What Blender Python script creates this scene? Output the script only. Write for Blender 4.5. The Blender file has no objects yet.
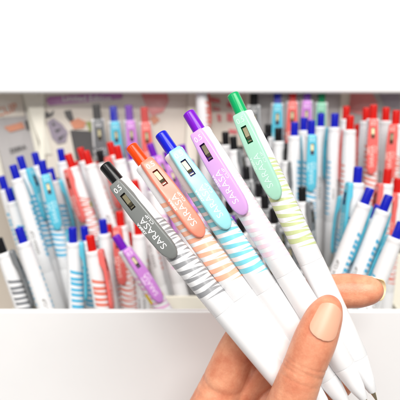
import bpy, bmesh, math, random
from mathutils import Vector, Matrix
R = math.radians
MM = 0.001
random.seed(7)
S = bpy.context.scene
C = S.collection

# ------------------------------------------------------------------ camera frame
PITCH = R(14)
CAM = Vector((0, 0, 0.25))
FWD = Vector((0, math.cos(PITCH), -math.sin(PITCH)))
UP = Vector((0, math.sin(PITCH), math.cos(PITCH)))
F = 400 * 50 / 36.0

def at(px, py, d):
    """a place in the display, d metres out from the viewpoint"""
    return CAM + FWD * d + Vector((1, 0, 0)) * ((px - 200) / F * d) - UP * ((py - 200) / F * d)

def at_y(px, py, y):
    q = at(px, py, 1) - CAM
    return CAM + q * (y / q.y)

def lin(c):
    return tuple(((v / 255) / 12.92 if v / 255 <= 0.04045 else ((v / 255 + 0.055) / 1.055) ** 2.4) for v in c)

# ------------------------------------------------------------------ materials
def nt(name):
    m = bpy.data.materials.new(name); m.use_nodes = True
    t = m.node_tree
    return m, t, t.nodes['Principled BSDF']

def plastic(name, rgb, rough=0.3, vary=0.05, bump=0.02, scale=900, coat=0.0, sss=0.0, trans=0.0, metal=0.0):
    m, t, b = nt(name)
    c = lin(rgb)
    b.inputs['Roughness'].default_value = rough
    b.inputs['Metallic'].default_value = metal
    b.inputs['Coat Weight'].default_value = coat
    b.inputs['Transmission Weight'].default_value = trans
    if sss:
        b.inputs['Subsurface Weight'].default_value = sss
        b.inputs['Subsurface Scale'].default_value = 0.0015
        b.inputs['Subsurface Radius'].default_value = (1, .8, .7)
    tc = t.nodes.new('ShaderNodeTexCoord')
    n = t.nodes.new('ShaderNodeTexNoise'); n.inputs['Scale'].default_value = scale * .2; n.inputs['Detail'].default_value = 4
    t.links.new(tc.outputs['Object'], n.inputs['Vector'])
    mx = t.nodes.new('ShaderNodeMix'); mx.data_type = 'RGBA'
    mx.inputs['A'].default_value = (*[v * (1 - vary) for v in c], 1)
    mx.inputs['B'].default_value = (*[min(1, v * (1 + vary)) for v in c], 1)
    t.links.new(n.outputs['Fac'], mx.inputs['Factor'])
    t.links.new(mx.outputs['Result'], b.inputs['Base Color'])
    n2 = t.nodes.new('ShaderNodeTexNoise'); n2.inputs['Scale'].default_value = scale; n2.inputs['Detail'].default_value = 3
    t.links.new(tc.outputs['Object'], n2.inputs['Vector'])
    mr = t.nodes.new('ShaderNodeMapRange')
    mr.inputs['To Min'].default_value = max(0.02, rough - .07); mr.inputs['To Max'].default_value = rough + .07
    t.links.new(n.outputs['Fac'], mr.inputs['Value']); t.links.new(mr.outputs['Result'], b.inputs['Roughness'])
    if bump:
        bp = t.nodes.new('ShaderNodeBump'); bp.inputs['Strength'].default_value = bump; bp.inputs['Distance'].default_value = 0.0003
        t.links.new(n2.outputs['Fac'], bp.inputs['Height']); t.links.new(bp.outputs['Normal'], b.inputs['Normal'])
    return m

KINDS = {   # button, clip, printed stripes
    'black':  ((14, 14, 16),   (122, 125, 123), (150, 151, 154)),
    'red':    ((236, 66, 0),  (240, 136, 112), (248, 182, 152)),
    'blue':   ((12, 26, 196),  (150, 213, 219), (128, 210, 226)),
    'purple': ((122, 14, 190), (218, 168, 228), (240, 210, 222)),
    'green':  ((0, 166, 96),   (164, 214, 190), (198, 208, 152)),
    # the slightly deeper set that stands in the display
    'display black':  ((14, 14, 16),  (112, 114, 116), (130, 132, 136)),
    'display red':    ((200, 20, 12), (232, 108, 102), (226, 130, 112)),
    'display blue':   ((12, 24, 172), (90, 190, 214), (84, 180, 216)),
    'display purple': ((108, 16, 170), (200, 130, 210), (228, 180, 214)),
    'display green':  ((8, 130, 82), (132, 196, 166), (180, 200, 140)),
}
M = {}
for k, (a, b, c) in KINDS.items():
    M[k, 'button'] = plastic('button plastic ' + k, a, .24, .04, .01)
    M[k, 'button'].node_tree.nodes['Principled BSDF'].inputs['Specular IOR Level'].default_value = .38
    M[k, 'recess'] = plastic('window recess ' + k, [v * .62 for v in a] if 'black' not in k else (40, 36, 30), .5, .06, 0)
    M[k, 'clip'] = plastic('clip plastic ' + k, b, .29, .035, .015)
    M[k, 'ink'] = plastic('stripe ink ' + k, c, .28, .08, 0)
M['white'] = plastic('white barrel plastic', (236, 236, 237), .28, .015, .01)
M['grip'] = plastic('white rubber grip', (236, 236, 237), .36, .015, .02)
M['steel'] = plastic('spring steel', (158, 150, 122), .42, .25, .05, metal=1, scale=2500)
M['brass'] = plastic('brass tip', (205, 190, 160), .3, .08, .02, metal=1)
M['dark'] = plastic('dark recess', (40, 36, 34), .5, .1, 0)
for k, c in (('red', (255, 226, 216)), ('blue', (214, 242, 246)), ('purple', (252, 236, 254)), ('green', (206, 238, 222)), ('black', (250, 250, 250))):
    M['text', k] = plastic('pale clip print ' + k, c, .4, .01, 0)
M['text'] = plastic('white print', (250, 250, 250), .4, .01, 0)
M['grey_text'] = plastic('grey print', (120, 116, 112), .5, .05, 0)
M['yellow'] = plastic('yellow sticker paper', (236, 206, 30), .5, .04, .02)
M['cream'] = plastic('cream tray plastic', (244, 240, 226), .4, .02, .02, scale=300)
M['shelf'] = plastic('white enamelled shelf', (240, 240, 240), .35, .015, .02, scale=200)
M['panel'] = plastic('beige back panel', (190, 180, 168), .6, .05, .05, scale=120)
M['card'] = plastic('printed card paper', (236, 227, 214), .55, .03, .02, scale=200)
M['card_grey'] = plastic('grey printed card paper', (188, 184, 184), .55, .05, .02, scale=200)
M['violet_print'] = plastic('violet header print', (190, 104, 186), .5, .04, 0)
M['pink_print'] = plastic('pink print', (232, 130, 130), .5, .1, 0)
M['red_print'] = plastic('red print', (226, 92, 100), .5, .06, 0)
M['orange_print'] = plastic('orange print', (224, 140, 100), .5, .06, 0)
M['black_print'] = plastic('black print', (34, 32, 36), .5, .06, 0)
M['green_print'] = plastic('olive green print', (150, 160, 60), .5, .06, 0)
M['lilac_print'] = plastic('grey lilac print', (150, 138, 156), .5, .06, 0)

def film_mat():
    m, t, b = nt('clear bag film')
    out = t.nodes['Material Output']
    tr = t.nodes.new('ShaderNodeBsdfTransparent'); tr.inputs['Color'].default_value = (.97, .97, .97, 1)
    b.inputs['Base Color'].default_value = (.78, .75, .73, 1); b.inputs['Roughness'].default_value = .18
    tc = t.nodes.new('ShaderNodeTexCoord')
    n = t.nodes.new('ShaderNodeTexNoise'); n.inputs['Scale'].default_value = 45; n.inputs['Detail'].default_value = 6; n.inputs['Distortion'].default_value = 1.5
    t.links.new(tc.outputs['Object'], n.inputs['Vector'])
    bp = t.nodes.new('ShaderNodeBump'); bp.inputs['Strength'].default_value = .5; bp.inputs['Distance'].default_value = .003
    t.links.new(n.outputs['Fac'], bp.inputs['Height']); t.links.new(bp.outputs['Normal'], b.inputs['Normal'])
    mx = t.nodes.new('ShaderNodeMixShader'); mx.inputs['Fac'].default_value = .1
    t.links.new(tr.outputs[0], mx.inputs[1]); t.links.new(b.outputs[0], mx.inputs[2]); t.links.new(mx.outputs[0], out.inputs['Surface'])
    return m
M['film'] = film_mat()

def skin_mat():
    m, t, b = nt('skin')
    tc = t.nodes.new('ShaderNodeTexCoord')
    n = t.nodes.new('ShaderNodeTexNoise'); n.inputs['Scale'].default_value = 110; n.inputs['Detail'].default_value = 8; n.inputs['Roughness'].default_value = .65
    t.links.new(tc.outputs['Object'], n.inputs['Vector'])
    cr = t.nodes.new('ShaderNodeValToRGB')
    cr.color_ramp.elements[0].position = .3; cr.color_ramp.elements[0].color = (*lin((206, 122, 90)), 1)
    cr.color_ramp.elements[1].position = .72; cr.color_ramp.elements[1].color = (*lin((238, 172, 136)), 1)
    t.links.new(n.outputs['Fac'], cr.inputs['Fac']); t.links.new(cr.outputs['Color'], b.inputs['Base Color'])
    b.inputs['Roughness'].default_value = .45
    b.inputs['Subsurface Weight'].default_value = .25; b.inputs['Subsurface Scale'].default_value = .002
    b.inputs['Subsurface Radius'].default_value = (1, .45, .25)
    v = t.nodes.new('ShaderNodeTexVoronoi'); v.inputs['Scale'].default_value = 1300
    t.links.new(tc.outputs['Object'], v.inputs['Vector'])
    w = t.nodes.new('ShaderNodeTexNoise'); w.inputs['Scale'].default_value = 420; w.inputs['Detail'].default_value = 4
    t.links.new(tc.outputs['Object'], w.inputs['Vector'])
    ad = t.nodes.new('ShaderNodeMath'); ad.operation = 'ADD'
    t.links.new(v.outputs['Distance'], ad.inputs[0]); t.links.new(w.outputs['Fac'], ad.inputs[1])
    bp = t.nodes.new('ShaderNodeBump'); bp.inputs['Strength'].default_value = .16; bp.inputs['Distance'].default_value = .0003
    t.links.new(ad.outputs[0], bp.inputs['Height']); t.links.new(bp.outputs['Normal'], b.inputs['Normal'])
    return m
M['skin'] = skin_mat()
M['nail'] = plastic('finger nail', (226, 170, 142), .38, .07, .02, scale=400, sss=.2)
M['nail_edge'] = plastic('pale nail free edge', (244, 222, 176), .32, .04, .02, scale=400)

# ------------------------------------------------------------------ object helpers
def link(name, me, parent=None):
    o = bpy.data.objects.new(name, me); C.objects.link(o)
    if parent: o.parent = parent
    return o

def mesh_from(bm, name, mats, smooth=True, angle=38):
    bmesh.ops.recalc_face_normals(bm, faces=bm.faces)
    me = bpy.data.meshes.new(name); bm.to_mesh(me); bm.free()
    for m in mats: me.materials.append(m)
    if smooth:
        me.polygons.foreach_set('use_smooth', [True] * len(me.polygons))
        me.set_sharp_from_angle(angle=R(angle))
    return me

def tag(o, label, cat, group=None, kind=None):
    if label: o['label'] = label
    if cat: o['category'] = cat
    if group: o['group'] = group
    if kind: o['kind'] = kind
    return o

def empty(name, mat, label, cat, group=None):
    o = bpy.data.objects.new(name, None); C.objects.link(o)
    o.empty_display_size = .005; o.matrix_world = mat
    return tag(o, label, cat, group)

def lathe(bm, prof, seg=40, cap0=True, cap1=True, slot=0):
    rings = []
    for z, r in prof:
        rings.append([bm.verts.new((r * math.sin(2 * math.pi * i / seg), -r * math.cos(2 * math.pi * i / seg), z)) for i in range(seg)])
    for a, b in zip(rings, rings[1:]):
        for i in range(seg):
            f = bm.faces.new((a[i], a[(i + 1) % seg], b[(i + 1) % seg], b[i])); f.material_index = slot
    if cap0: bm.faces.new(rings[0])
    if cap1: bm.faces.new(rings[-1])

# ------------------------------------------------------------------ the pen (millimetres, tip at 0, button top at 141)
BASE = 131.0
BODY = [(0, 3.2), (0, 4.1), (.3, 4.4), (.8, 4.5), (2.5, 4.55), (2.8, 4.42), (4.5, 4.45), (9, 4.62), (16, 4.85), (30, 5.0), (50, 5.1), (68.9, 5.15), (69.0, 5.11)]
def body_r(s):
    for (a, ra), (b, rb) in zip(BODY[1:], BODY[2:]):
        if a <= s <= b: return ra + (rb - ra) * (s - a) / max(1e-6, b - a)
    return 5.1

def ink_band(bm, pts):
    """pts: (theta deg, s, half height) -> strip just proud of the barrel"""
    prev = None
    for th, s, h in pts:
        row = []
        for q in (s - h, s + h):
            r = body_r(q) + .045
            row.append(bm.verts.new((r * math.sin(R(th)) * MM, -r * math.cos(R(th)) * MM, (BASE - q) * MM)))
        if prev:
            f = bm.faces.new((prev[0], prev[1], row[1], row[0])); f.material_index = 1
        prev = row

def barrel_mesh(ink):
    bm = bmesh.new()
    lathe(bm, [((BASE - s) * MM, r * MM) for s, r in BODY], 48)
    rr = random.Random(11)
    s = 21.5
    k = 0
    while s < 61.5:
        # a tapering stripe rooted on the left, sinking towards the right
        hl = rr.uniform(1.0, 1.22); tip = rr.uniform(70, 118)
        sl = rr.uniform(1.6, 2.5); wv = rr.uniform(-.3, .3)
        pts = []
        n = 22
        for i in range(n + 1):
            u = i / n; th = -118 + (tip + 118) * u
            pts.append((th, s + sl * th / 90 + wv * math.sin(u * 6), max(.03, hl * (1 - u ** 2.4))))
        ink_band(bm, pts)
        # a thinner one rooted on the right in between
        root = 120; tip2 = rr.uniform(-30, 45); hr = rr.uniform(.5, .8)
        s2 = s + 1.95; sl2 = rr.uniform(.4, 1.3)
        pts = []
        for i in range(n + 1):
            u = i / n; th = root + (tip2 - root) * u
            pts.append((th, s2 + 1.2 + sl2 * (th / 90 - .4), max(.03, hr * (1 - u ** 1.4))))
        ink_band(bm, pts)
        s += rr.uniform(3.55, 3.95); k += 1
    return mesh_from(bm, 'barrel', [M['white'], ink])

def button_mesh(mat):
    bm = bmesh.new()
    lathe(bm, [(z * MM, r * MM) for z, r in [(129.5, 2.75), (140.1, 2.7), (140.6, 2.55), (140.9, 2.2), (141, 1.6), (140.8, .9), (140.75, .4)]], 32)
    return mesh_from(bm, 'button', [mat])

def grip_mesh():
    bm = bmesh.new()
    lathe(bm, [((BASE - s) * MM, r * MM) for s, r in [(69.06, 5.08), (69.12, 5.14), (69.6, 5.17), (85, 5.2), (100, 5.05), (112, 4.7), (112.4, 4.5)]], 48)
    return mesh_from(bm, 'grip', [M['grip']])

def tip_mesh():
    bm = bmesh.new()
    lathe(bm, [((BASE - s) * MM, r * MM) for s, r in [(112.45, 4.4), (113, 4.5), (122, 3.1), (127, 1.7), (127.5, 1.3)]], 32)
    lathe(bm, [((BASE - s) * MM, r * MM) for s, r in [(127.52, 1.1), (130.4, .5), (131, .28)]], 32, slot=1)
    return mesh_from(bm, 'tip', [M['white'], M['brass']])

HW = [(0, 2.45), (.25, 2.7), (.8, 2.9), (2, 3.05), (6, 3.3), (11, 3.62), (16, 3.78), (25, 3.82), (33, 3.7), (35.5, 3.45), (37.5, 2.9), (38.9, 2.1), (39.7, 1.15), (40, .35)]
def interp(tab, s):
    for (a, ra), (b, rb) in zip(tab, tab[1:]):
        if a <= s <= b: return ra + (rb - ra) * (s - a) / (b - a)
    return tab[-1][1]
FRONT = [(0, 6.2), (.25, 6.6), (.8, 6.85), (2, 7.05), (8, 7.5), (16, 8.0), (27, 8.1), (36, 7.8), (38.9, 7.4), (39.7, 7.1), (40, 6.7)]
BACK = [(0, 4.0), (9, 4.0), (10.5, 5.2), (13, 6.0), (27, 6.1), (36, 5.7), (40, 5.5)]
def clip_front(x, s):
    hw = interp(HW, s); u = min(1, abs(x) / hw)
    d = .22 * u * u
    if u > .8: d += .75 * ((u - .8) / .2) ** 2.2
    return interp(FRONT, s) - d
W0, W1, WX = 6.2, 14.0, 1.25

def clip_mesh(mat, recess):
    bm = bmesh.new()
    rows = [0, .25, .8, 2, 4, W0, 8.2, 10, 12, W1, 16, 19, 22, 25, 28, 31, 33, 34.5, 35.5, 36.6, 37.5, 38.3, 38.9, 39.4, 39.7, 40]
    us = (-1, -.965, -.92, -.86, -.8, -.6)
    grid, back = [], []
    for s in rows:
        hw = interp(HW, s); wx = min(WX, hw * .42)
        xs = [u * hw for u in us] + [-wx, 0, wx] + [-u * hw for u in reversed(us)]
        grid.append([bm.verts.new((x * MM, -clip_front(x, s) * MM, (BASE - s) * MM)) for x in xs])
        back.append([bm.verts.new((x * MM * .98, -interp(BACK, s) * MM, (BASE - s) * MM)) for x in xs])
    n = len(grid[0])
    for i in range(len(rows) - 1):
        for j in range(n - 1):
            hole = W0 <= rows[i] < W1 and 6 <= j <= 7
            if not hole: bm.faces.new((grid[i][j], grid[i][j + 1], grid[i + 1][j + 1], grid[i + 1][j]))
            bm.faces.new((back[i][j], back[i + 1][j], back[i + 1][j + 1], back[i][j + 1]))
        for j in (0, n - 1):
            bm.faces.new((grid[i][j], grid[i + 1][j], back[i + 1][j], back[i][j]))
    for g, b in ((grid[0], back[0]), (grid[-1], back[-1])):
        for j in range(n - 1): bm.faces.new((g[j], g[j + 1], b[j + 1], b[j]))
    # window walls and floor
    i0, i1 = rows.index(W0), rows.index(W1)
    loop = [grid[i][6] for i in range(i0, i1 + 1)] + [grid[i1][7]] + [grid[i][8] for i in range(i1, i0 - 1, -1)] + [grid[i0][7]]
    low = [bm.verts.new((v.co.x, v.co.y + 1.25 * MM, v.co.z)) for v in loop]
    for a in range(len(loop)):
        b = (a + 1) % len(loop)
        bm.faces.new((loop[a], loop[b], low[b], low[a])).material_index = 1
    f = bm.faces.new(low); f.material_index = 1
    return mesh_from(bm, 'clip', [mat, recess], angle=32)

def box(bm, x0, x1, y0, y1, z0, z1, slot=0):
    v = [bm.verts.new(c) for c in ((x0, y0, z0), (x1, y0, z0), (x1, y1, z0), (x0, y1, z0), (x0, y0, z1), (x1, y0, z1), (x1, y1, z1), (x0, y1, z1))]
    for q in ((0, 3, 2, 1), (4, 5, 6, 7), (0, 1, 5, 4), (1, 2, 6, 5), (2, 3, 7, 6), (3, 0, 4, 7)):
        bm.faces.new([v[i] for i in q]).material_index = slot

def spring_mesh():
    bm = bmesh.new()
    def plate(x0, x1, s0, s1, drop0, drop1, th=.25):
        pts = []
        for s, d in ((s0, drop0), (s1, drop1)):
            y = -(interp(FRONT, s) - .05 - d)
            for x in (x0, x1):
                pts.append(bm.verts.new((x * MM, y * MM, (BASE - s) * MM)))
                pts.append(bm.verts.new((x * MM, (y + th) * MM, (BASE - s) * MM)))
        a, ab, b, bb, c, cb, d, db = pts
        for q in ((a, b, d, c), (ab, cb, db, bb), (a, ab, bb, b), (c, d, db, cb), (a, c, cb, ab), (b, bb, db, d)): bm.faces.new(q)
    plate(-1.0, 1.0, 6.7, 11.0, .9, .25)
    plate(-1.0, 1.0, 11.05, 12.2, .3, 1.1)
    plate(-.9, .9, 12.75, 13.3, .5, .5)
    bmesh.ops.bevel(bm, geom=bm.edges[:], offset=.06 * MM, segments=1, affect='EDGES')
    return mesh_from(bm, 'spring', [M['steel']], smooth=False)

def text_mesh(txt, size, sx=1.0, bold=0.0, align='CENTER'):
    cu = bpy.data.curves.new('lettering', 'FONT'); cu.body = txt; cu.size = size; cu.align_x = align; cu.align_y = 'CENTER'
    cu.resolution_u = 3; cu.offset = bold
    o = bpy.data.objects.new('lettering', cu); C.objects.link(o)
    dg = bpy.context.evaluated_depsgraph_get(); dg.update()
    me = bpy.data.meshes.new_from_object(o.evaluated_get(dg))
    bpy.data.objects.remove(o); bpy.data.curves.remove(cu)
    bm = bmesh.new(); bm.from_mesh(me); bpy.data.meshes.remove(me)
    for v in bm.verts: v.co.x *= sx
    return bm

def clip_lettering():
    out = bmesh.new()
    def add(txt, size, x, s, along, sx=1.0, bold=0.0):
        bm = text_mesh(txt, size, sx, bold)
        bmesh.ops.subdivide_edges(bm, edges=[e for e in bm.edges if e.calc_length() > .6], cuts=1)
        vm = {}
        for v in bm.verts:
            a, b = v.co.x, v.co.y
            if along: xx, ss = x - b, s - a        # reads upwards, letters' heads to the left
            else: xx, ss = x + a, s - b
            vm[v] = out.verts.new((xx * MM, -(clip_front(xx, ss) + .05) * MM, (BASE - ss) * MM))
        for f in bm.faces:
            try: out.faces.new([vm[v] for v in f.verts])
            except ValueError: pass
        bm.free()
    add('0.5', 3.3, -.05, 3.5, False, .92, .02)
    add('SARASA', 3.9, -.1, 26.7, True, 1.13, -.01)
    add('ZEBRA', 1.45, -2.7, 22.4, True, 1.32, .03)
    add('CLIP', 1.6, 2.4, 21.6, True, 1.6, .01)
    return mesh_from(out, 'lettering', [M['text']], smooth=False)

def barrel_print():
    """small grey maker's print up the back of the barrel"""
    out = bmesh.new()
    for txt, size, off, s in (('SARASA CLIP', 3.0, 8, 46), ('ZEBRA 0.5', 1.8, -30, 48)):
        bm = text_mesh(txt, size, 1.0, .02)
        bmesh.ops.subdivide_edges(bm, edges=[e for e in bm.edges if e.calc_length() > .5], cuts=1)
        vm = {}
        for v in bm.verts:
            r = 5.22; th = R(180 + off) - v.co.y / r; ss = s - v.co.x
            vm[v] = out.verts.new((r * math.sin(th) * MM, -r * math.cos(th) * MM, (BASE - ss) * MM))
        for f in bm.faces:
            try: out.faces.new([vm[v] for v in f.verts])
            except ValueError: pass
        bm.free()
    return mesh_from(out, 'barrel_print', [M['grey_text']], smooth=False)

PROTO = {}
SHARED = dict(grip=grip_mesh(), tip=tip_mesh(), spring=spring_mesh(), lettering=clip_lettering(), barrel_print=barrel_print())
def pen_meshes(kind):
    if kind not in PROTO:
        lt = SHARED['lettering'].copy(); lt.materials.clear(); lt.materials.append(M['text', kind.split()[-1]])
        PROTO[kind] = dict(lettering=lt, barrel=barrel_mesh(M[kind, 'ink']), button=button_mesh(M[kind, 'button']), clip=clip_mesh(M[kind, 'clip'], M[kind, 'recess']))
    return PROTO[kind]

def pen(kind, top, d, roll, label, group):
    d = d.normalized()
    view = (CAM - top).normalized()
    f0 = (view - d * view.dot(d)).normalized()
    x0 = d.cross(f0)                                  # to the right as one faces the clip
    f = f0 * math.cos(R(roll)) + x0 * math.sin(R(roll))
    y = -f; x = y.cross(d)
    loc = top - d * .141
    mat = Matrix(((x.x, y.x, d.x, loc.x), (x.y, y.y, d.y, loc.y), (x.z, y.z, d.z, loc.z), (0, 0, 0, 1)))
    root = empty('gel_pen', mat, label, 'pen', group)
    pm = pen_meshes(kind)
    link('barrel', pm['barrel'], root); link('button', pm['button'], root)
    link('grip', SHARED['grip'], root); link('tip', SHARED['tip'], root)
    cl = link('clip', pm['clip'], root)
    link('spring', SHARED['spring'], cl); link('lettering', pm['lettering'], cl)
    link('barrel_print', SHARED['barrel_print'], root)
    return root

def sticker(root, name, mat, s0, s1, t0, t1):
    bm = bmesh.new(); prev = None
    for i in range(9):
        th = R(t0 + (t1 - t0) * i / 8); row = []
        for s in (s0, s1):
            r = body_r(s) + .1
            row.append(bm.verts.new((r * math.sin(th) * MM, -r * math.cos(th) * MM, (BASE - s) * MM)))
        if prev: bm.faces.new((prev[0], prev[1], row[1], row[0]))
        prev = row
    return link(name, mesh_from(bm, name, [mat]), root)

# ------------------------------------------------------------------ the five pens held up in front
HELD = [
    ('black', (104.3, 164.6, .236), (214.6, 298.0, .2285), -17, 'black retractable gel pen with grey clip and grey zebra stripes, held in the hand'),
    ('red', (130.8, 145.5, .238), (244.0, 298.0, .2300), 14, 'orange red retractable gel pen with salmon clip and orange stripes, held in the hand'),
    ('blue', (160.0, 133.0, .236), (272.7, 298.0, .2295), 11, 'blue retractable gel pen with aqua clip and bright aqua stripes, held in the hand'),
    ('purple', (188.0, 112.0, .236), (292.0, 281.6, .2275), -17, 'purple retractable gel pen with lilac clip and faint pink stripes, held in the hand'),
    ('green', (232.5, 93.6, .240), (318.1, 275.8, .2320), -14, 'green retractable gel pen with mint clip and olive stripes, held in the hand'),
]
for kind, a, b, roll, lab in HELD:
    T, B = at(*a), at(*b)
    pen(kind, T, T - B, roll, lab, 'five pens fanned out in the hand')

# ------------------------------------------------------------------ pens standing in the display
G = 'pens standing in the display trays'
def stand(kind, px, py, d, lean, roll, label, back=.10, group=G, y=None, sc=1.0):
    dirv = Vector((math.tan(R(lean)), back, 1))
    o = pen('display ' + kind, at(px, py, d) if y is None else at_y(px, py, y), dirv, roll, label, group)
    if sc != 1:
        zt = o.matrix_world.to_3x3() @ Vector((0, 0, .141))
        o.scale = (sc, sc, sc); o.location = o.location + zt * (1 - sc)
    return o
CUPS = {}
def cup(name, *pens):
    CUPS.setdefault(name, []).extend(pens)

cup('left',
 stand('blue', 12.6, 164.8, .385, -15, 160, 'white pen with blue button, lowest topped of the blue cluster at the left edge'),
 stand('blue', 19.6, 156, .402, -15, 48, 'blue button pen with aqua clip turned to the right, second from the left edge'),
 stand('blue', 34.3, 152.3, .42, -13, 180, 'blue button pen behind the one whose aqua clip faces front'),
 stand('blue', 41.3, 160.3, .39, -11, 4, 'blue button pen whose aqua clip with window faces front, left cluster'),
 stand('blue', 60, 148.6, .432, -9, 180, 'blue button pen set back beside the first red button, left side'),
 stand('red', 67.8, 153.8, .395, -17, -52, 'red button pen with salmon clip on its left side, leftmost red one'),
 stand('red', 85.2, 150.6, .39, -17, 178, 'plain white pen with red button leaning left, clip turned away'),
 stand('red', 79.8, 147.5, .415, -16, 180, 'red button pen half hidden behind the leaning plain white one'))
cup('midleft',
 stand('red', 109.6, 141.8, .41, -13, -52, 'red button pen with salmon clip on its left, behind the black held pen'),
 stand('red', 116.6, 145.5, .395, -11, 180, 'red button pen close behind the orange button of the held salmon pen'),
 stand('black', 99, 150, .425, -13, 180, 'black button pen hemmed in among the red buttons at left'),
 stand('purple', 129.5, 146, .40, -15, 170, 'purple button pen just left of the held orange button'),
 stand('purple', 149.6, 143.5, .405, -20, 25, 'purple button pen with lilac clip between held orange and blue buttons'),
 stand('purple', 166, 151, .425, -14, 5, 'purple button pen with lilac clip behind the held blue button'),
 stand('purple', 181.6, 144.5, .40, -12, 0, 'purple button pen with lilac clip behind the gap of held aqua and lilac clips'))
cup('center',
 stand('black', 225.2, 131.5, .42, -3, 180, 'black button pen, left one of the pair between held lilac and mint clips'),
 stand('black', 233, 136, .405, -5, 60, 'black button pen, right one of the pair between held lilac and mint clips'),
 stand('black', 268.2, 124, .425, -1, 180, 'black button pen just right of the held mint clip, tallest there'),
 stand('black', 278.4, 127.5, .41, -1, 175, 'white pen with black button standing left of the blue button row'),
 stand('black', 264.5, 133.5, .40, -2, 20, 'black button pen partly covered by the held mint clip'))
cup('centerright',
 stand('blue', 294.6, 121.8, .40, 0, 150, 'white pen with blue button, leftmost of the blue row on the right'),
 stand('blue', 304, 117.2, .425, 0, 180, 'blue button pen at the back between two nearer blue buttons'),
 stand('blue', 311.6, 120, .39, 0, 8, 'blue button pen showing its aqua clip face on, right row'),
 stand('blue', 321, 113, .415, 0, 180, 'blue button pen right behind the face on aqua clip'),
 stand('blue', 335, 113.2, .40, 0, -140, 'white pen with blue button beside the orange red buttons'))
cup('right',
 stand('red', 346.4, 106, .43, 0, 180, 'orange red button at the back, next to the blue row'),
 stand('red', 350.2, 115.3, .39, 0, -150, 'white pen with orange red button in front, right of the blue row'),
 stand('red', 366.4, 107.5, .42, 0, 180, 'red button pen left of the salmon clip that faces front'),
 stand('red', 373.6, 104.5, .398, 0, 4, 'red button pen with salmon clip and window facing front, far right'),
 stand('red', 386.2, 107.2, .415, 0, 150, 'red button pen right of the front facing salmon clip'),
 stand('red', 396.5, 110, .395, 1, -15, 'red button pen cut by the right picture edge'))
cup('frontcenter',
 stand('black', 239.5, 218, .365, -8, 175, 'black button low down between held aqua and lilac clips'),
 stand('purple', 231, 216, .385, -8, 180, 'small purple button glimpsed behind the low black one'),
 stand('black', 259, 183, .39, -4, 180, 'black button pen highest of the low trio left of the held mint barrel'),
 stand('black', 264.4, 194, .375, -4, 0, 'black button pen in the middle of the low trio by the mint clip end'),
 stand('black', 273.5, 208, .36, -5, 40, 'black button pen lowest of the trio by the mint clip end'),
 stand('black', 302, 186.5, .372, -3, 60, 'black button pen with grey clip right of the mint striped barrel'),
 stand('black', 246, 166, .40, -4, 0, 'black button pen with grey clip and window between lilac and mint clips'),
 stand('black', 287, 196, .385, -3, 10, 'black button pen hidden behind the mint striped barrel'))
cup('frontright',
 stand('blue', 358.3, 166.5, .345, 2, -62, 'upright blue button pen with aqua clip at its left, right front'),
 stand('blue', 370.4, 188, .335, 19, 150, 'blue button pen leaning right above the fingertip, first of two'),
 stand('blue', 389.2, 195, .335, 19, 150, 'blue button pen leaning right at the picture edge, second of two'),
 stand('blue', 402, 222, .325, 19, -150, 'striped white pen leaning right whose top is past the picture edge'),
 stand('red', 388, 168.5, .365, 3, -55, 'orange red button with salmon clip behind the leaning blue pens'))
cup('frontleft',
 stand('blue', 18.5, 227.3, .35, -16, 178, 'front row white pen with blue button leaning left at the left edge'),
 stand('blue', 72.4, 227, .36, -1, 84, 'front row upright white pen with blue button and aqua clip edge'),
 stand('blue', 102.5, 219, .38, -5, 180, 'blue button pen standing behind the two front row red buttons'),
 stand('red', 89.8, 235, .348, -8, 72, 'front row red button pen left of the purple one'),
 stand('red', 119.3, 211, .375, -5, -30, 'red button pen with salmon clip behind the purple front row button'),
 stand('red', 137.6, 219.5, .375, -3, 180, 'white pen with red button beside the held grey clip'),
 stand('purple', 115.2, 235.5, .345, -32, 12, 'purple button pen with lilac clip leaning hard left in the front row'),
 stand('black', -2, 238, .355, -17, 75, 'black pen with grey clip half out of the left picture edge'))

for o in list(C.objects):
    if o.get('category') == 'pen' and o['label'].startswith(('purple button', 'small purple')):
        sticker(o, 'sticker', M['yellow'], 31, 38.5, -105, -55); sticker(o, 'sticker', M['yellow'], 31, 38.5, 60, 105)
    if 'leftmost red one' in o.get('label', ''):
        sticker(o, 'sticker', M['green_print'], 27, 31, 95, 125); sticker(o, 'sticker', M['pink_print'], 32.5, 36, 95, 125)

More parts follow.
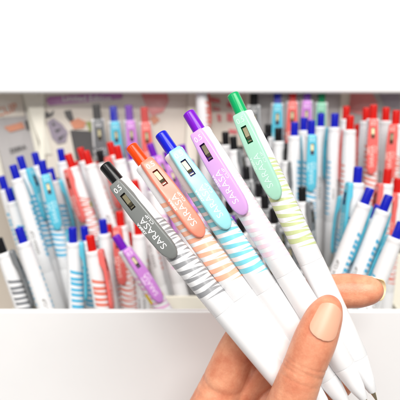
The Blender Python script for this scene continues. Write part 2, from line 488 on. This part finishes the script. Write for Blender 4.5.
FILL = [
 ('left', 'blue', 29, 168, .425, -14, 40), ('left', 'blue', 50, 168, .42, -12, 90), ('left', 'red', 76, 161, .43, -16, 100), ('left', 'red', 95, 162, .43, -16, 0),
 ('left', 'blue', 1, 176, .41, -15, 60), ('left', 'blue', 8, 188, .40, -15, 90), ('left', 'black', 58, 178, .44, -14, 30), ('left', 'blue', 24, 184, .435, -14, 20),
 ('midleft', 'red', 104, 160, .435, -13, 20), ('midleft', 'purple', 140, 160, .43, -14, 90), ('midleft', 'purple', 158, 160, .44, -14, 60), ('midleft', 'purple', 174, 158, .43, -12, 100),
 ('midleft', 'red', 122, 160, .435, -13, 90), ('midleft', 'purple', 150, 176, .39, -14, 100), ('midleft', 'red', 134, 180, .395, -13, 170), ('midleft', 'purple', 190, 160, .41, -10, 20),
 ('center', 'black', 218, 142, .435, -3, 30), ('center', 'black', 240, 146, .435, -4, 0), ('center', 'black', 252, 144, .435, -3, 20), ('center', 'black', 273, 142, .43, -1, 20), ('center', 'black', 287, 143, .43, 0, 10),
 ('centerright', 'blue', 299, 137, .43, 0, 30), ('centerright', 'black', 287.5, 147, .405, 0, 40), ('centerright', 'blue', 328, 128, .432, 0, 20),
 ('right', 'red', 342, 128, .435, 0, 30), ('right', 'red', 358, 124, .432, 0, -20), ('right', 'red', 379, 126, .435, 0, 30), ('right', 'red', 392, 122, .43, 0, 10),
 ('frontcenter', 'black', 253, 206, .385, -5, 60), ('frontcenter', 'black', 285, 222, .365, -4, 20), ('frontcenter', 'black', 228, 200, .40, -8, 30), ('frontcenter', 'black', 268, 235, .355, -4, 10),
 ('frontleft', 'blue', 56, 218, .40, -10, 60), ('frontleft', 'red', 108, 224, .385, -5, -60),
 ('frontleft', 'red', 128, 232, .385, -4, -40), ('frontleft', 'blue', 84, 226, .385, -4, 60),
 ('frontright', 'blue', 350, 182, .37, 4, -100), ('frontright', 'blue', 379, 205, .36, 19, 90), ('frontright', 'red', 398, 178, .375, 3, -20),
]
WHERE = {'left': 'deep in the blue and red cluster at far left', 'midleft': 'deep among the buttons behind the held salmon pen', 'center': 'deep among the buttons behind the held mint pen',
         'centerright': 'deep behind the blue button row on the right', 'right': 'deep behind the red buttons at far right', 'frontcenter': 'low in the crowd beside the mint striped barrel',
         'frontleft': 'low behind the front row at lower left', 'frontright': 'behind the leaning blue pens above the fingertip'}
for c, kind, px, py, d, lean, roll in FILL:
    lab = 'half hidden ' + kind + ' button pen ' + WHERE[c]
    cup(c, stand(kind, px, py, d, lean, roll, lab, .10, lab.replace('button pen', 'button pens')))

# ------------------------------------------------------------------ trays round the standing pens
bpy.context.view_layer.update()
CUPLAB = {
 'left': ('cream open pen tray holding the blue and red buttons at the far left'),
 'midleft': 'cream open pen tray behind the held black pen, with purple buttons',
 'center': 'cream open pen tray of black button pens behind the held mint pen',
 'centerright': 'cream open pen tray under the row of blue buttons',
 'right': 'cream open pen tray of red button pens at the far right',
 'frontcenter': 'cream pen tray of low black buttons in the middle front',
 'frontright': 'cream pen tray of leaning blue pens above the fingertip',
 'frontleft': 'cream pen tray of the front row at lower left',
}
ZF = 1e9
info = {}
for k, pens in CUPS.items():
    xs, ys, zs = [], [], []
    for o in pens:
        m = o.matrix_world; a = m.translation; zdir = m.to_3x3() @ Vector((0, 0, 1))
        b = a + zdir * .058
        xs += [a.x, b.x]; ys += [a.y, b.y]; zs.append(a.z)
    z0 = min(zs) - .003
    info[k] = [min(xs) - .008, max(xs) + .008, min(ys) - .008, max(ys) + .008, z0, z0 + .062]
    ZF = min(ZF, z0)
ZF -= .006
HT = {'left': .06, 'midleft': .064}
for k, (x0, x1, y0, y1, z0, z1) in info.items():
    print('TRAY', k, [round(v, 3) for v in info[k]])
    bm = bmesh.new(); t = .0016
    outer = [(x0, y0), (x1, y0), (x1, y1), (x0, y1)]; inner = [(x0 + t, y0 + t), (x1 - t, y0 + t), (x1 - t, y1 - t), (x0 + t, y1 - t)]
    cx, cy = (x0 + x1) / 2, (y0 + y1) / 2
    def vs(l, z): return [bm.verts.new((x - cx, y - cy, z - z0)) for x, y in l]
    a, b, c, d = vs(outer, z0), vs(outer, z1), vs(inner, z1), vs(inner, z0 + t)
    for i in range(4):
        j = (i + 1) % 4
        bm.faces.new((a[i], a[j], b[j], b[i])); bm.faces.new((b[i], b[j], c[j], c[i])); bm.faces.new((c[i], c[j], d[j], d[i]))
    bm.faces.new(a); bm.faces.new(d)
    bmesh.ops.bevel(bm, geom=[e for e in bm.edges], offset=.0005, segments=2, affect='EDGES')
    o = link('pen_tray', mesh_from(bm, 'pen_tray', [M['cream']]))
    o.location = (cx, cy, z0)
    tag(o, CUPLAB[k], 'pen tray', 'cream trays of the pen display')
    if z0 - ZF > .008:                                # a riser block lifts the tray to its tier
        bm = bmesh.new(); box(bm, x0 + .002 - cx, x1 - .002 - cx, y0 + .002 - cy, y1 - .002 - cy, 0, z0 - ZF - .0005)
        bmesh.ops.bevel(bm, geom=bm.edges[:], offset=.0008, segments=2, affect='EDGES')
        r = link('riser_block', mesh_from(bm, 'riser_block', [M['shelf']])); r.location = (cx, cy, ZF)
        tag(r, 'white block lifting the ' + CUPLAB[k].replace('cream open ', '').replace('cream ', ''), 'riser', 'blocks under the trays')

# ------------------------------------------------------------------ display shelf (setting)
def slab(name, x0, x1, y0, y1, z0, z1, mat, bev=.0015, kind='structure', label=None, cat=None):
    bm = bmesh.new(); cx, cy = (x0 + x1) / 2, (y0 + y1) / 2
    box(bm, x0 - cx, x1 - cx, y0 - cy, y1 - cy, 0, z1 - z0)
    bmesh.ops.bevel(bm, geom=bm.edges[:], offset=bev, segments=3, affect='EDGES')
    o = link(name, mesh_from(bm, name, [mat])); o.location = (cx, cy, z0)
    tag(o, label, cat, None, kind)
    return o
YB = .515
slab('shelf', -.6, .6, .26, YB, ZF - .018, ZF, M['shelf'])
slab('back_wall', -.7, .7, YB + .001, YB + .02, ZF - .3, .75, M['panel'])
pf = at(200, 308, .318)
slab('shelf_front_board', -.6, .6, pf.y - .0035, pf.y, ZF + .0005, pf.z, M['shelf'], .0012, None, 'white upright front board of the display shelf below the pens', 'shelf board')
pu = at(200, 93, .437)
slab('added_header_board', -.6, .6, pu.y - .004, pu.y, pu.z, pu.z + .16, M['shelf'], .0012, None, 'added white header board above the hanging bags', 'header board')  # added board, kept thin so ceiling light reaches the bags behind it

# ------------------------------------------------------------------ clear bags of pens hanging at the back
def flat_shape(name, pts, mat, parent, th=.0003):
    """pts in metres on the card plane (x, z); a thin printed patch"""
    bm = bmesh.new()
    a = [bm.verts.new((x, 0, z)) for x, z in pts]; b = [bm.verts.new((x, th, z)) for x, z in pts]
    bm.faces.new(a); bm.faces.new(b)
    for i in range(len(a)):
        j = (i + 1) % len(a); bm.faces.new((a[i], a[j], b[j], b[i]))
    return link(name, mesh_from(bm, name, [mat], smooth=False), parent)

def flat_text(txt, size, x, z, mat, parent, y=-.0006, rot=0, name='lettering'):
    bm = text_mesh(txt, size, 1.0, size * .022)
    me = mesh_from(bm, name, [mat], smooth=False)
    o = link(name, me, parent); o.rotation_euler = (R(90), R(-rot), 0); o.location = (x, y, z)
    return o

def pillow(w, h, sag, seed):
    bm = bmesh.new(); rr = random.Random(seed); nx, nz = 26, 26
    ph = [rr.uniform(0, 6) for _ in range(6)]
    for sgn in (-1,):
        g = []
        for i in range(nz + 1):
            row = []
            for j in range(nx + 1):
                u, v = j / nx * 2 - 1, i / nz * 2 - 1
                e = max(0, (1 - u ** 4) * (1 - v ** 4))
                y = -sag * e ** .5 + .0012 * e * (math.sin(5 * u + 3 * v + ph[0]) + math.sin(9 * v - 4 * u + ph[1]) + .6 * math.sin(13 * u + ph[2]))
                row.append(bm.verts.new((u * w / 2, y, v * h / 2)))
            g.append(row)
        for i in range(nz):
            for j in range(nx):
                bm.faces.new((g[i][j], g[i][j + 1], g[i + 1][j + 1], g[i + 1][j]))
    return mesh_from(bm, 'film', [M['film']], angle=80)

def bag(name, x0, x1, ytop, ybot, d, label, cardmat, seed, tilt=0, sag=.017, wide=.0045):
    a, b = at_y(x0, 105, d), at_y(x1, 105, d)
    t, u = at_y(x0, ytop, d), at_y(x0, ybot, d)
    w, h = b.x - a.x, t.z - u.z
    c = (a + b) / 2
    mat = Matrix.Translation(Vector((c.x, c.y, (t.z + u.z) / 2))) @ Matrix.Rotation(R(tilt), 4, 'Y')
    root = empty(name, mat, label, 'bag', 'clear bags hanging behind the pens')
    bm = bmesh.new(); box(bm, -w / 2 + .002, w / 2 - .002, .0006, .0012, -h / 2 + .002, h / 2 - .002)
    link('card', mesh_from(bm, 'card', [cardmat], smooth=False), root)
    link('film', pillow(w, h, sag, seed), root)
    for q, qw in ((-w / 2 - .003, .0045), (w / 2 - .0015, wide)):
        bm = bmesh.new(); box(bm, q, q + qw, -.0008, .0004, -h / 2, h / 2)
        link('seam', mesh_from(bm, 'seam', [M['cream']], smooth=False), root)
    inv = mat.inverted()
    def loc(px, py):
        # where the sight of a spot meets the card's plane
        ray = inv.to_3x3() @ (at(px, py, 1) - CAM); o = inv @ CAM
        k = (0 - o.y) / ray.y
        q = o + ray * k
        return q.x, q.z
    return root, loc, w, h

def blob(loc, pts): return [loc(*p) for p in pts]

b1, L, w, h = bag('pen_bag', 40, 186, 70, 250, .462, 'clear bag with violet header and zebra print card hanging at upper left', M['card'], 3, 3, .017, .0105)  # widened right seam also stands in for the white glow along that edge
flat_shape('folded_edge', blob(L, [(20, 84), (36, 84), (52, 154), (44, 154)]), M['cream'], b1, -.0006)
hd = flat_shape('header_label', blob(L, [(46.5, 99), (49, 96.8), (120, 91.5), (122.5, 93), (122.5, 97), (121, 99), (50, 105.5), (47.5, 103.5)]), M['violet_print'], b1, -.0004)
x, z = L(87, 98.4); flat_text('Limited Edition', .0066, x, z, M['text'], b1, -.0008, 3)
flat_shape('printed_mane', blob(L, [(39, 112), (44, 114), (47, 111.5), (50, 114), (54, 110), (53, 115), (48, 118), (43, 117)]), M['black_print'], b1, -.0004)
flat_shape('printed_patch', blob(L, [(64, 111), (71, 110), (74, 120), (70, 122), (66, 117)]), M['black_print'], b1, -.0004)
flat_shape('printed_zebra', blob(L, [(47, 122), (53, 118), (62, 124), (68, 132), (66, 142), (58, 144), (52, 138)]), M['lilac_print'], b1, -.0004)
for p in ([(52, 122), (56, 125), (53, 126)], [(55, 130), (62, 128), (57, 133)], [(58, 138), (66, 134), (60, 141)]):
    flat_shape('printed_stripe', blob(L, p), M['black_print'], b1, -.0007)
flat_shape('printed_fruit', blob(L, [(70, 122), (78, 118), (86, 122), (84, 128), (74, 129)]), M['orange_print'], b1, -.0004)
flat_shape('printed_leaf', blob(L, [(86, 122), (94, 121), (97, 128), (90, 132)]), M['green_print'], b1, -.0004)
flat_shape('dark_card_patch', blob(L, [(70, 130), (92, 131), (96, 150), (90, 165), (76, 160), (72, 140)]), M['black_print'], b1, -.0002)  # dark patch low on the card
flat_shape('printed_blossom', blob(L, [(140, 90), (166, 90), (169, 101), (163, 112), (152, 116), (146, 106)]), M['pink_print'], b1, -.0004)
flat_shape('printed_dot', blob(L, [(149, 118), (155, 115), (160, 120), (154, 125)]), M['orange_print'], b1, -.0004)

b2, L, w, h = bag('pen_bag', -8, 33, 70, 220, .468, 'clear bag with grey card and orange lettering at the upper left corner', M['card_grey'], 4, -9)
flat_shape('printed_band', blob(L, [(-5, 90), (21, 90), (25, 116), (-5, 118)]), M['card'], b2, -.0003)
x, z = L(14, 109); flat_text('CLIP', .0095, x - .006, z, M['orange_print'], b2, -.0007, 8)
flat_shape('printed_patch', blob(L, [(25, 121), (31, 119), (34, 128), (27, 130)]), M['black_print'], b2, -.0005)
flat_shape('printed_fruit', blob(L, [(4, 127), (22, 122), (25, 128), (10, 132)]), M['orange_print'], b2, -.0005)
x, z = L(18, 149); flat_text('ZEBRA', .005, x, z, M['black_print'], b2, -.0007, 8)

b3, L, w, h = bag('pen_bag', 204, 249, 70, 230, .468, 'clear bag with a pale card and blocks of red print behind the mint button', M['card'], 5, 0, .008)
for p in ([(210, 97), (220, 99), (220, 103), (211, 102)], [(213, 107), (220, 108), (220, 111), (213, 110)], [(217, 114), (221, 115), (221, 122), (218, 121)],
          [(227, 102), (232, 103), (232, 108), (227, 107)], [(227, 113), (233, 114), (233, 122), (227, 121)], [(229, 129), (237, 130), (237, 134), (229, 133)]):
    flat_shape('printed_block', blob(L, p), M['red_print'], b3, -.0005)

b4, L, w, h = bag('pen_bag', 250, 342, 70, 250, .462, 'clear bag of five pastel clipped pens hanging above the blue buttons', M['card_grey'], 6, 0)
b5, L, w, h = bag('pen_bag', 345, 415, 70, 250, .468, 'clear bag with mottled pinkish card above the red buttons at far right', M['card_grey'], 8, 2)
flat_shape('printed_patch', blob(L, [(348, 92), (372, 92), (378, 104), (366, 116), (350, 112)]), M['pink_print'], b5, -.0005)
flat_shape('printed_patch', blob(L, [(378, 90), (400, 90), (400, 110), (384, 106)]), M['lilac_print'], b5, -.0005)
BAGSC = 1.18
GB = 'pens packed in the hanging clear bags'
for kind, px, py, lab in (('black', 96, 104, 'bagged pen with black button under the violet header'), ('blue', 113, 106, 'bagged pen with blue button, second in the violet header bag'),
                          ('purple', 128.5, 105, 'bagged pen with purple button, third in the violet header bag'), ('red', 144, 107, 'bagged pen with red button, fourth in the violet header bag')):
    stand(kind, px, py, 0, -3, 3, lab, .0, GB, .4505, BAGSC)
for kind, px, py, lab in (('black', 254, 90, 'bagged pen with black button right of the held green button'), ('blue', 278, 88, 'bagged pen with aqua clip above the blue button row'),
                          ('red', 293, 86, 'bagged pen with salmon clip above the blue button row'), ('purple', 307.5, 85, 'bagged pen with lilac clip above the blue button row'),
                          ('green', 322, 87, 'bagged pen with mint clip above the blue button row')):
    stand(kind, px, py, 0, 0, 2, lab, .0, GB, .4505, BAGSC)
stand('red', 199.5, 66, 0, -4, 150, 'white pen with orange bands upright between the bags, behind the purple button', .0, GB, .45)

# ------------------------------------------------------------------ the hand: palm towards the viewer, index behind the pens, thumb in front
def spline(P, n):
    out = []
    P = [Vector(p) for p in P]
    Q = [P[0] * 2 - P[1]] + P + [P[-1] * 2 - P[-2]]
    for i in range(1, len(Q) - 2):
        for k in range(n):
            t = k / n; a, b, c, d = Q[i - 1], Q[i], Q[i + 1], Q[i + 2]
            out.append(.5 * ((2 * b) + (c - a) * t + (2 * a - 5 * b + 4 * c - d) * t * t + (3 * b - a - 3 * c + d) * t ** 3))
    out.append(P[-1]); return out

hand_bm = bmesh.new()
def ball(c, r, sub=3):
    bmesh.ops.create_icosphere(hand_bm, subdivisions=sub, radius=r, matrix=Matrix.Translation(c))
def limb(pts, n=9):
    """pts: px, py, depth, radius in mm"""
    v = spline([(*at(p[0], p[1], p[2]), ) for p in pts], n)
    r = spline([(p[3], 0, 0) for p in pts], n)
    for c, q in zip(v, r): ball(c, q.x * MM)

INDEX = [(225, 378, .252, 9.6), (238, 348, .250, 8.6), (258, 321, .247, 8.7), (278, 307.5, .2445, 8.1), (302, 298.8, .2435, 7.6), (322, 293.6, .243, 7.75), (345, 291, .2425, 7.7), (358, 291.0, .2415, 7.3), (367, 290.6, .2402, 6.4), (371.5, 290.4, .2392, 5.2)]
MIDDLE = [(228, 410, .256, 10), (248, 380, .257, 9), (274, 362, .257, 8.8), (300, 354, .255, 8.2), (318, 351, .251, 7.8), (330, 350, .248, 6.6), (335, 350, .2465, 5)]
RING = [(236, 440, .258, 10), (258, 410, .259, 8.8), (284, 395, .258, 8.6), (308, 388, .255, 8), (326, 386, .251, 7.4), (338, 385, .248, 6), (342, 385, .247, 4.8)]
LITTLE = [(245, 470, .258, 9), (266, 444, .258, 7.8), (290, 430, .257, 7.4), (312, 424, .254, 6.9), (328, 422, .250, 6.2), (336, 422, .249, 4.8)]
THUMB = [(236, 520, .240, 13), (262, 470, .2265, 11.2), (286, 414, .2165, 9.3), (304, 367, .2125, 8.2), (315, 340, .2117, 8.2), (323, 320, .2122, 7.2), (327, 311.5, .213, 6.0), (328.6, 307.5, .2134, 5.0)]
for f in (INDEX, MIDDLE, RING, LITTLE, THUMB): limb(f)
limb([(225, 380, .254, 10), (205, 440, .255, 14), (190, 520, .252, 17)], 7)
limb([(228, 410, .256, 11), (225, 460, .255, 15), (210, 530, .252, 18)], 7)
limb([(240, 462, .256, 11), (245, 500, .254, 14), (235, 560, .250, 18)], 7)
limb([(236, 520, .240, 14), (226, 540, .242, 18), (215, 560, .248, 20), (200, 640, .250, 22), (180, 760, .25, 24)], 9)
raw = bpy.data.meshes.new('hand_raw'); hand_bm.to_mesh(raw); hand_bm.free()
tmp = bpy.data.objects.new('hand_raw', raw); C.objects.link(tmp)
md = tmp.modifiers.new('r', 'REMESH'); md.mode = 'VOXEL'; md.voxel_size = .0005; md.use_smooth_shade = True
sm = tmp.modifiers.new('s', 'SMOOTH'); sm.factor = .5; sm.iterations = 8
dg = bpy.context.evaluated_depsgraph_get(); dg.update()
hm = bpy.data.meshes.new_from_object(tmp.evaluated_get(dg)); hm.name = 'person'
bpy.data.objects.remove(tmp)
CREASE = []
def crease(a, b, lines, rad):
    p, q = at(*a), at(*b); t = (q - p).normalized()
    for off, dep, wd in lines: CREASE.append((p + t * off * MM, t, dep * MM, wd * MM, rad * MM))
crease((303, 369, .2125), (315, 340, .2117), [(-3.2, .28, .55), (-1.2, .42, .6), (.9, .38, .55), (2.9, .22, .5)], 11)
crease((319, 294.5, .243), (345, 291, .2425), [(0, .5, .8), (1.6, .2, .5)], 10)
hm.update()
for v in hm.vertices:
    for p, t, dep, wd, rad in CREASE:
        e = v.co - p
        a = e.dot(t)
        if abs(a) < 3 * wd and (e - t * a).length < rad:
            side = e.dot(v.normal.cross(t))
            a += .0006 * math.sin(side * 700 + p.y * 5e4) + .0002 * math.sin(side * 2300)
            k = .55 + .45 * math.sin(side * 1400 + p.x * 9e4) * math.sin(side * 610 + p.z * 7e4)
            v.co -= v.normal * dep * .8 * k * math.exp(-(a / wd) ** 2)
hm.materials.clear(); hm.materials.append(M['skin'])
hm.polygons.foreach_set('use_smooth', [True] * len(hm.polygons))
person = link('person', hm)
tag(person, 'left hand holding five fanned pens between thumb and index finger', 'hand')

def nail(p0, p1, dorsal, wid, r0, r1, over, arc, edge, sink=.9):
    """curved plate on the back of a fingertip: cuticle at p0, free edge a little past p1; r0, r1 = its height over the bone line (mm)"""
    t = (p1 - p0).normalized(); L = (p1 - p0).length + over * MM
    n = (dorsal - t * dorsal.dot(t)).normalized(); b = t.cross(n)
    bm = bmesh.new(); g = []
    N, K = 28, 24
    for i in range(N + 1):
        v = i / N; row = []
        wv = (1 - (1 - min(1, v / .34)) ** 2.6) ** .5 if v < .34 else 1
        wv = max(wv, .18) * (1 - .06 * v)
        if v > .93: wv *= 1 - .12 * ((v - .93) / .07) ** 2
        for j in range(K + 1):
            u = j / K * 2 - 1
            rr = (r0 + (r1 - r0) * v ** 1.8) * MM
            a = u * R(wid) * wv
            vv = v * L * (1 - arc * (u * wv) ** 2 * v)
            row.append(bm.verts.new(p0 + t * vv + b * (rr * sink * math.sin(a)) + n * (rr * math.cos(a))))
        g.append(row)
    fs = []
    for i in range(N):
        for j in range(K):
            f = bm.faces.new((g[i][j], g[i][j + 1], g[i + 1][j + 1], g[i + 1][j])); f.material_index = 1 if i / N >= edge else 0
            fs.append(f)
    bmesh.ops.recalc_face_normals(bm, faces=fs)
    bmesh.ops.solidify(bm, geom=fs, thickness=.0005)
    return link('fingernail', mesh_from(bm, 'fingernail', [M['nail'], M['nail_edge']], angle=60), person)
nail(at(316.2, 337, .2117), at(327.2, 310.5, .2131), -FWD + Vector((-.10, 0, 0)), 40, 8.35, 6.65, 2.8, .16, .965, .95)
nail(at(350, 290.2, .2422), at(371, 290.8, .2414), FWD + UP * .03, 62, 7.6, 5.6, 7.7, .15, .66, 1.0)

# ------------------------------------------------------------------ light: shop ceiling tubes and an added frontal fill
w = bpy.data.worlds.new('World'); S.world = w; w.use_nodes = True
bg = w.node_tree.nodes['Background']; bg.inputs['Color'].default_value = (1, .98, .96, 1); bg.inputs['Strength'].default_value = .26
def lamp(name, loc, target, sx, sy, power, col=(1, .98, .95)):
    l = bpy.data.lights.new(name, 'AREA'); l.shape = 'RECTANGLE'; l.size = sx; l.size_y = sy; l.energy = power; l.color = col
    o = bpy.data.objects.new(name, l); C.objects.link(o); o.location = loc
    o.rotation_euler = (Vector(target) - Vector(loc)).to_track_quat('-Z', 'Y').to_euler()
    return o
lamp('ceiling_tube_or_fill', (.25, -.65, 1.5), (.0, .28, .15), 1.3, .4, 21)
lamp('ceiling_tube_or_fill', (-.9, -.6, 1.4), (.0, .3, .15), .16, 1.2, 7)
lamp('ceiling_tube_or_fill', (.1, -1.7, 1.6), (.0, .4, .2), 1.2, .16, 24)  # frontal fill added behind the viewpoint to brighten the bags, no real tube

cam = bpy.data.cameras.new('camera'); cam.lens = 50; cam.sensor_width = 36; cam.clip_start = .005; cam.clip_end = 50
cam.dof.use_dof = True; cam.dof.focus_distance = .2295; cam.dof.aperture_fstop = 14
co = bpy.data.objects.new('camera', cam); C.objects.link(co); co.location = CAM; co.rotation_euler = (R(90) - PITCH, 0, 0)
S.camera = co
S.view_settings.view_transform = 'Standard'; S.view_settings.look = 'None'; S.view_settings.gamma = 1; S.view_settings.exposure = .19
S.cycles.max_bounces = 10; S.cycles.transparent_max_bounces = 12
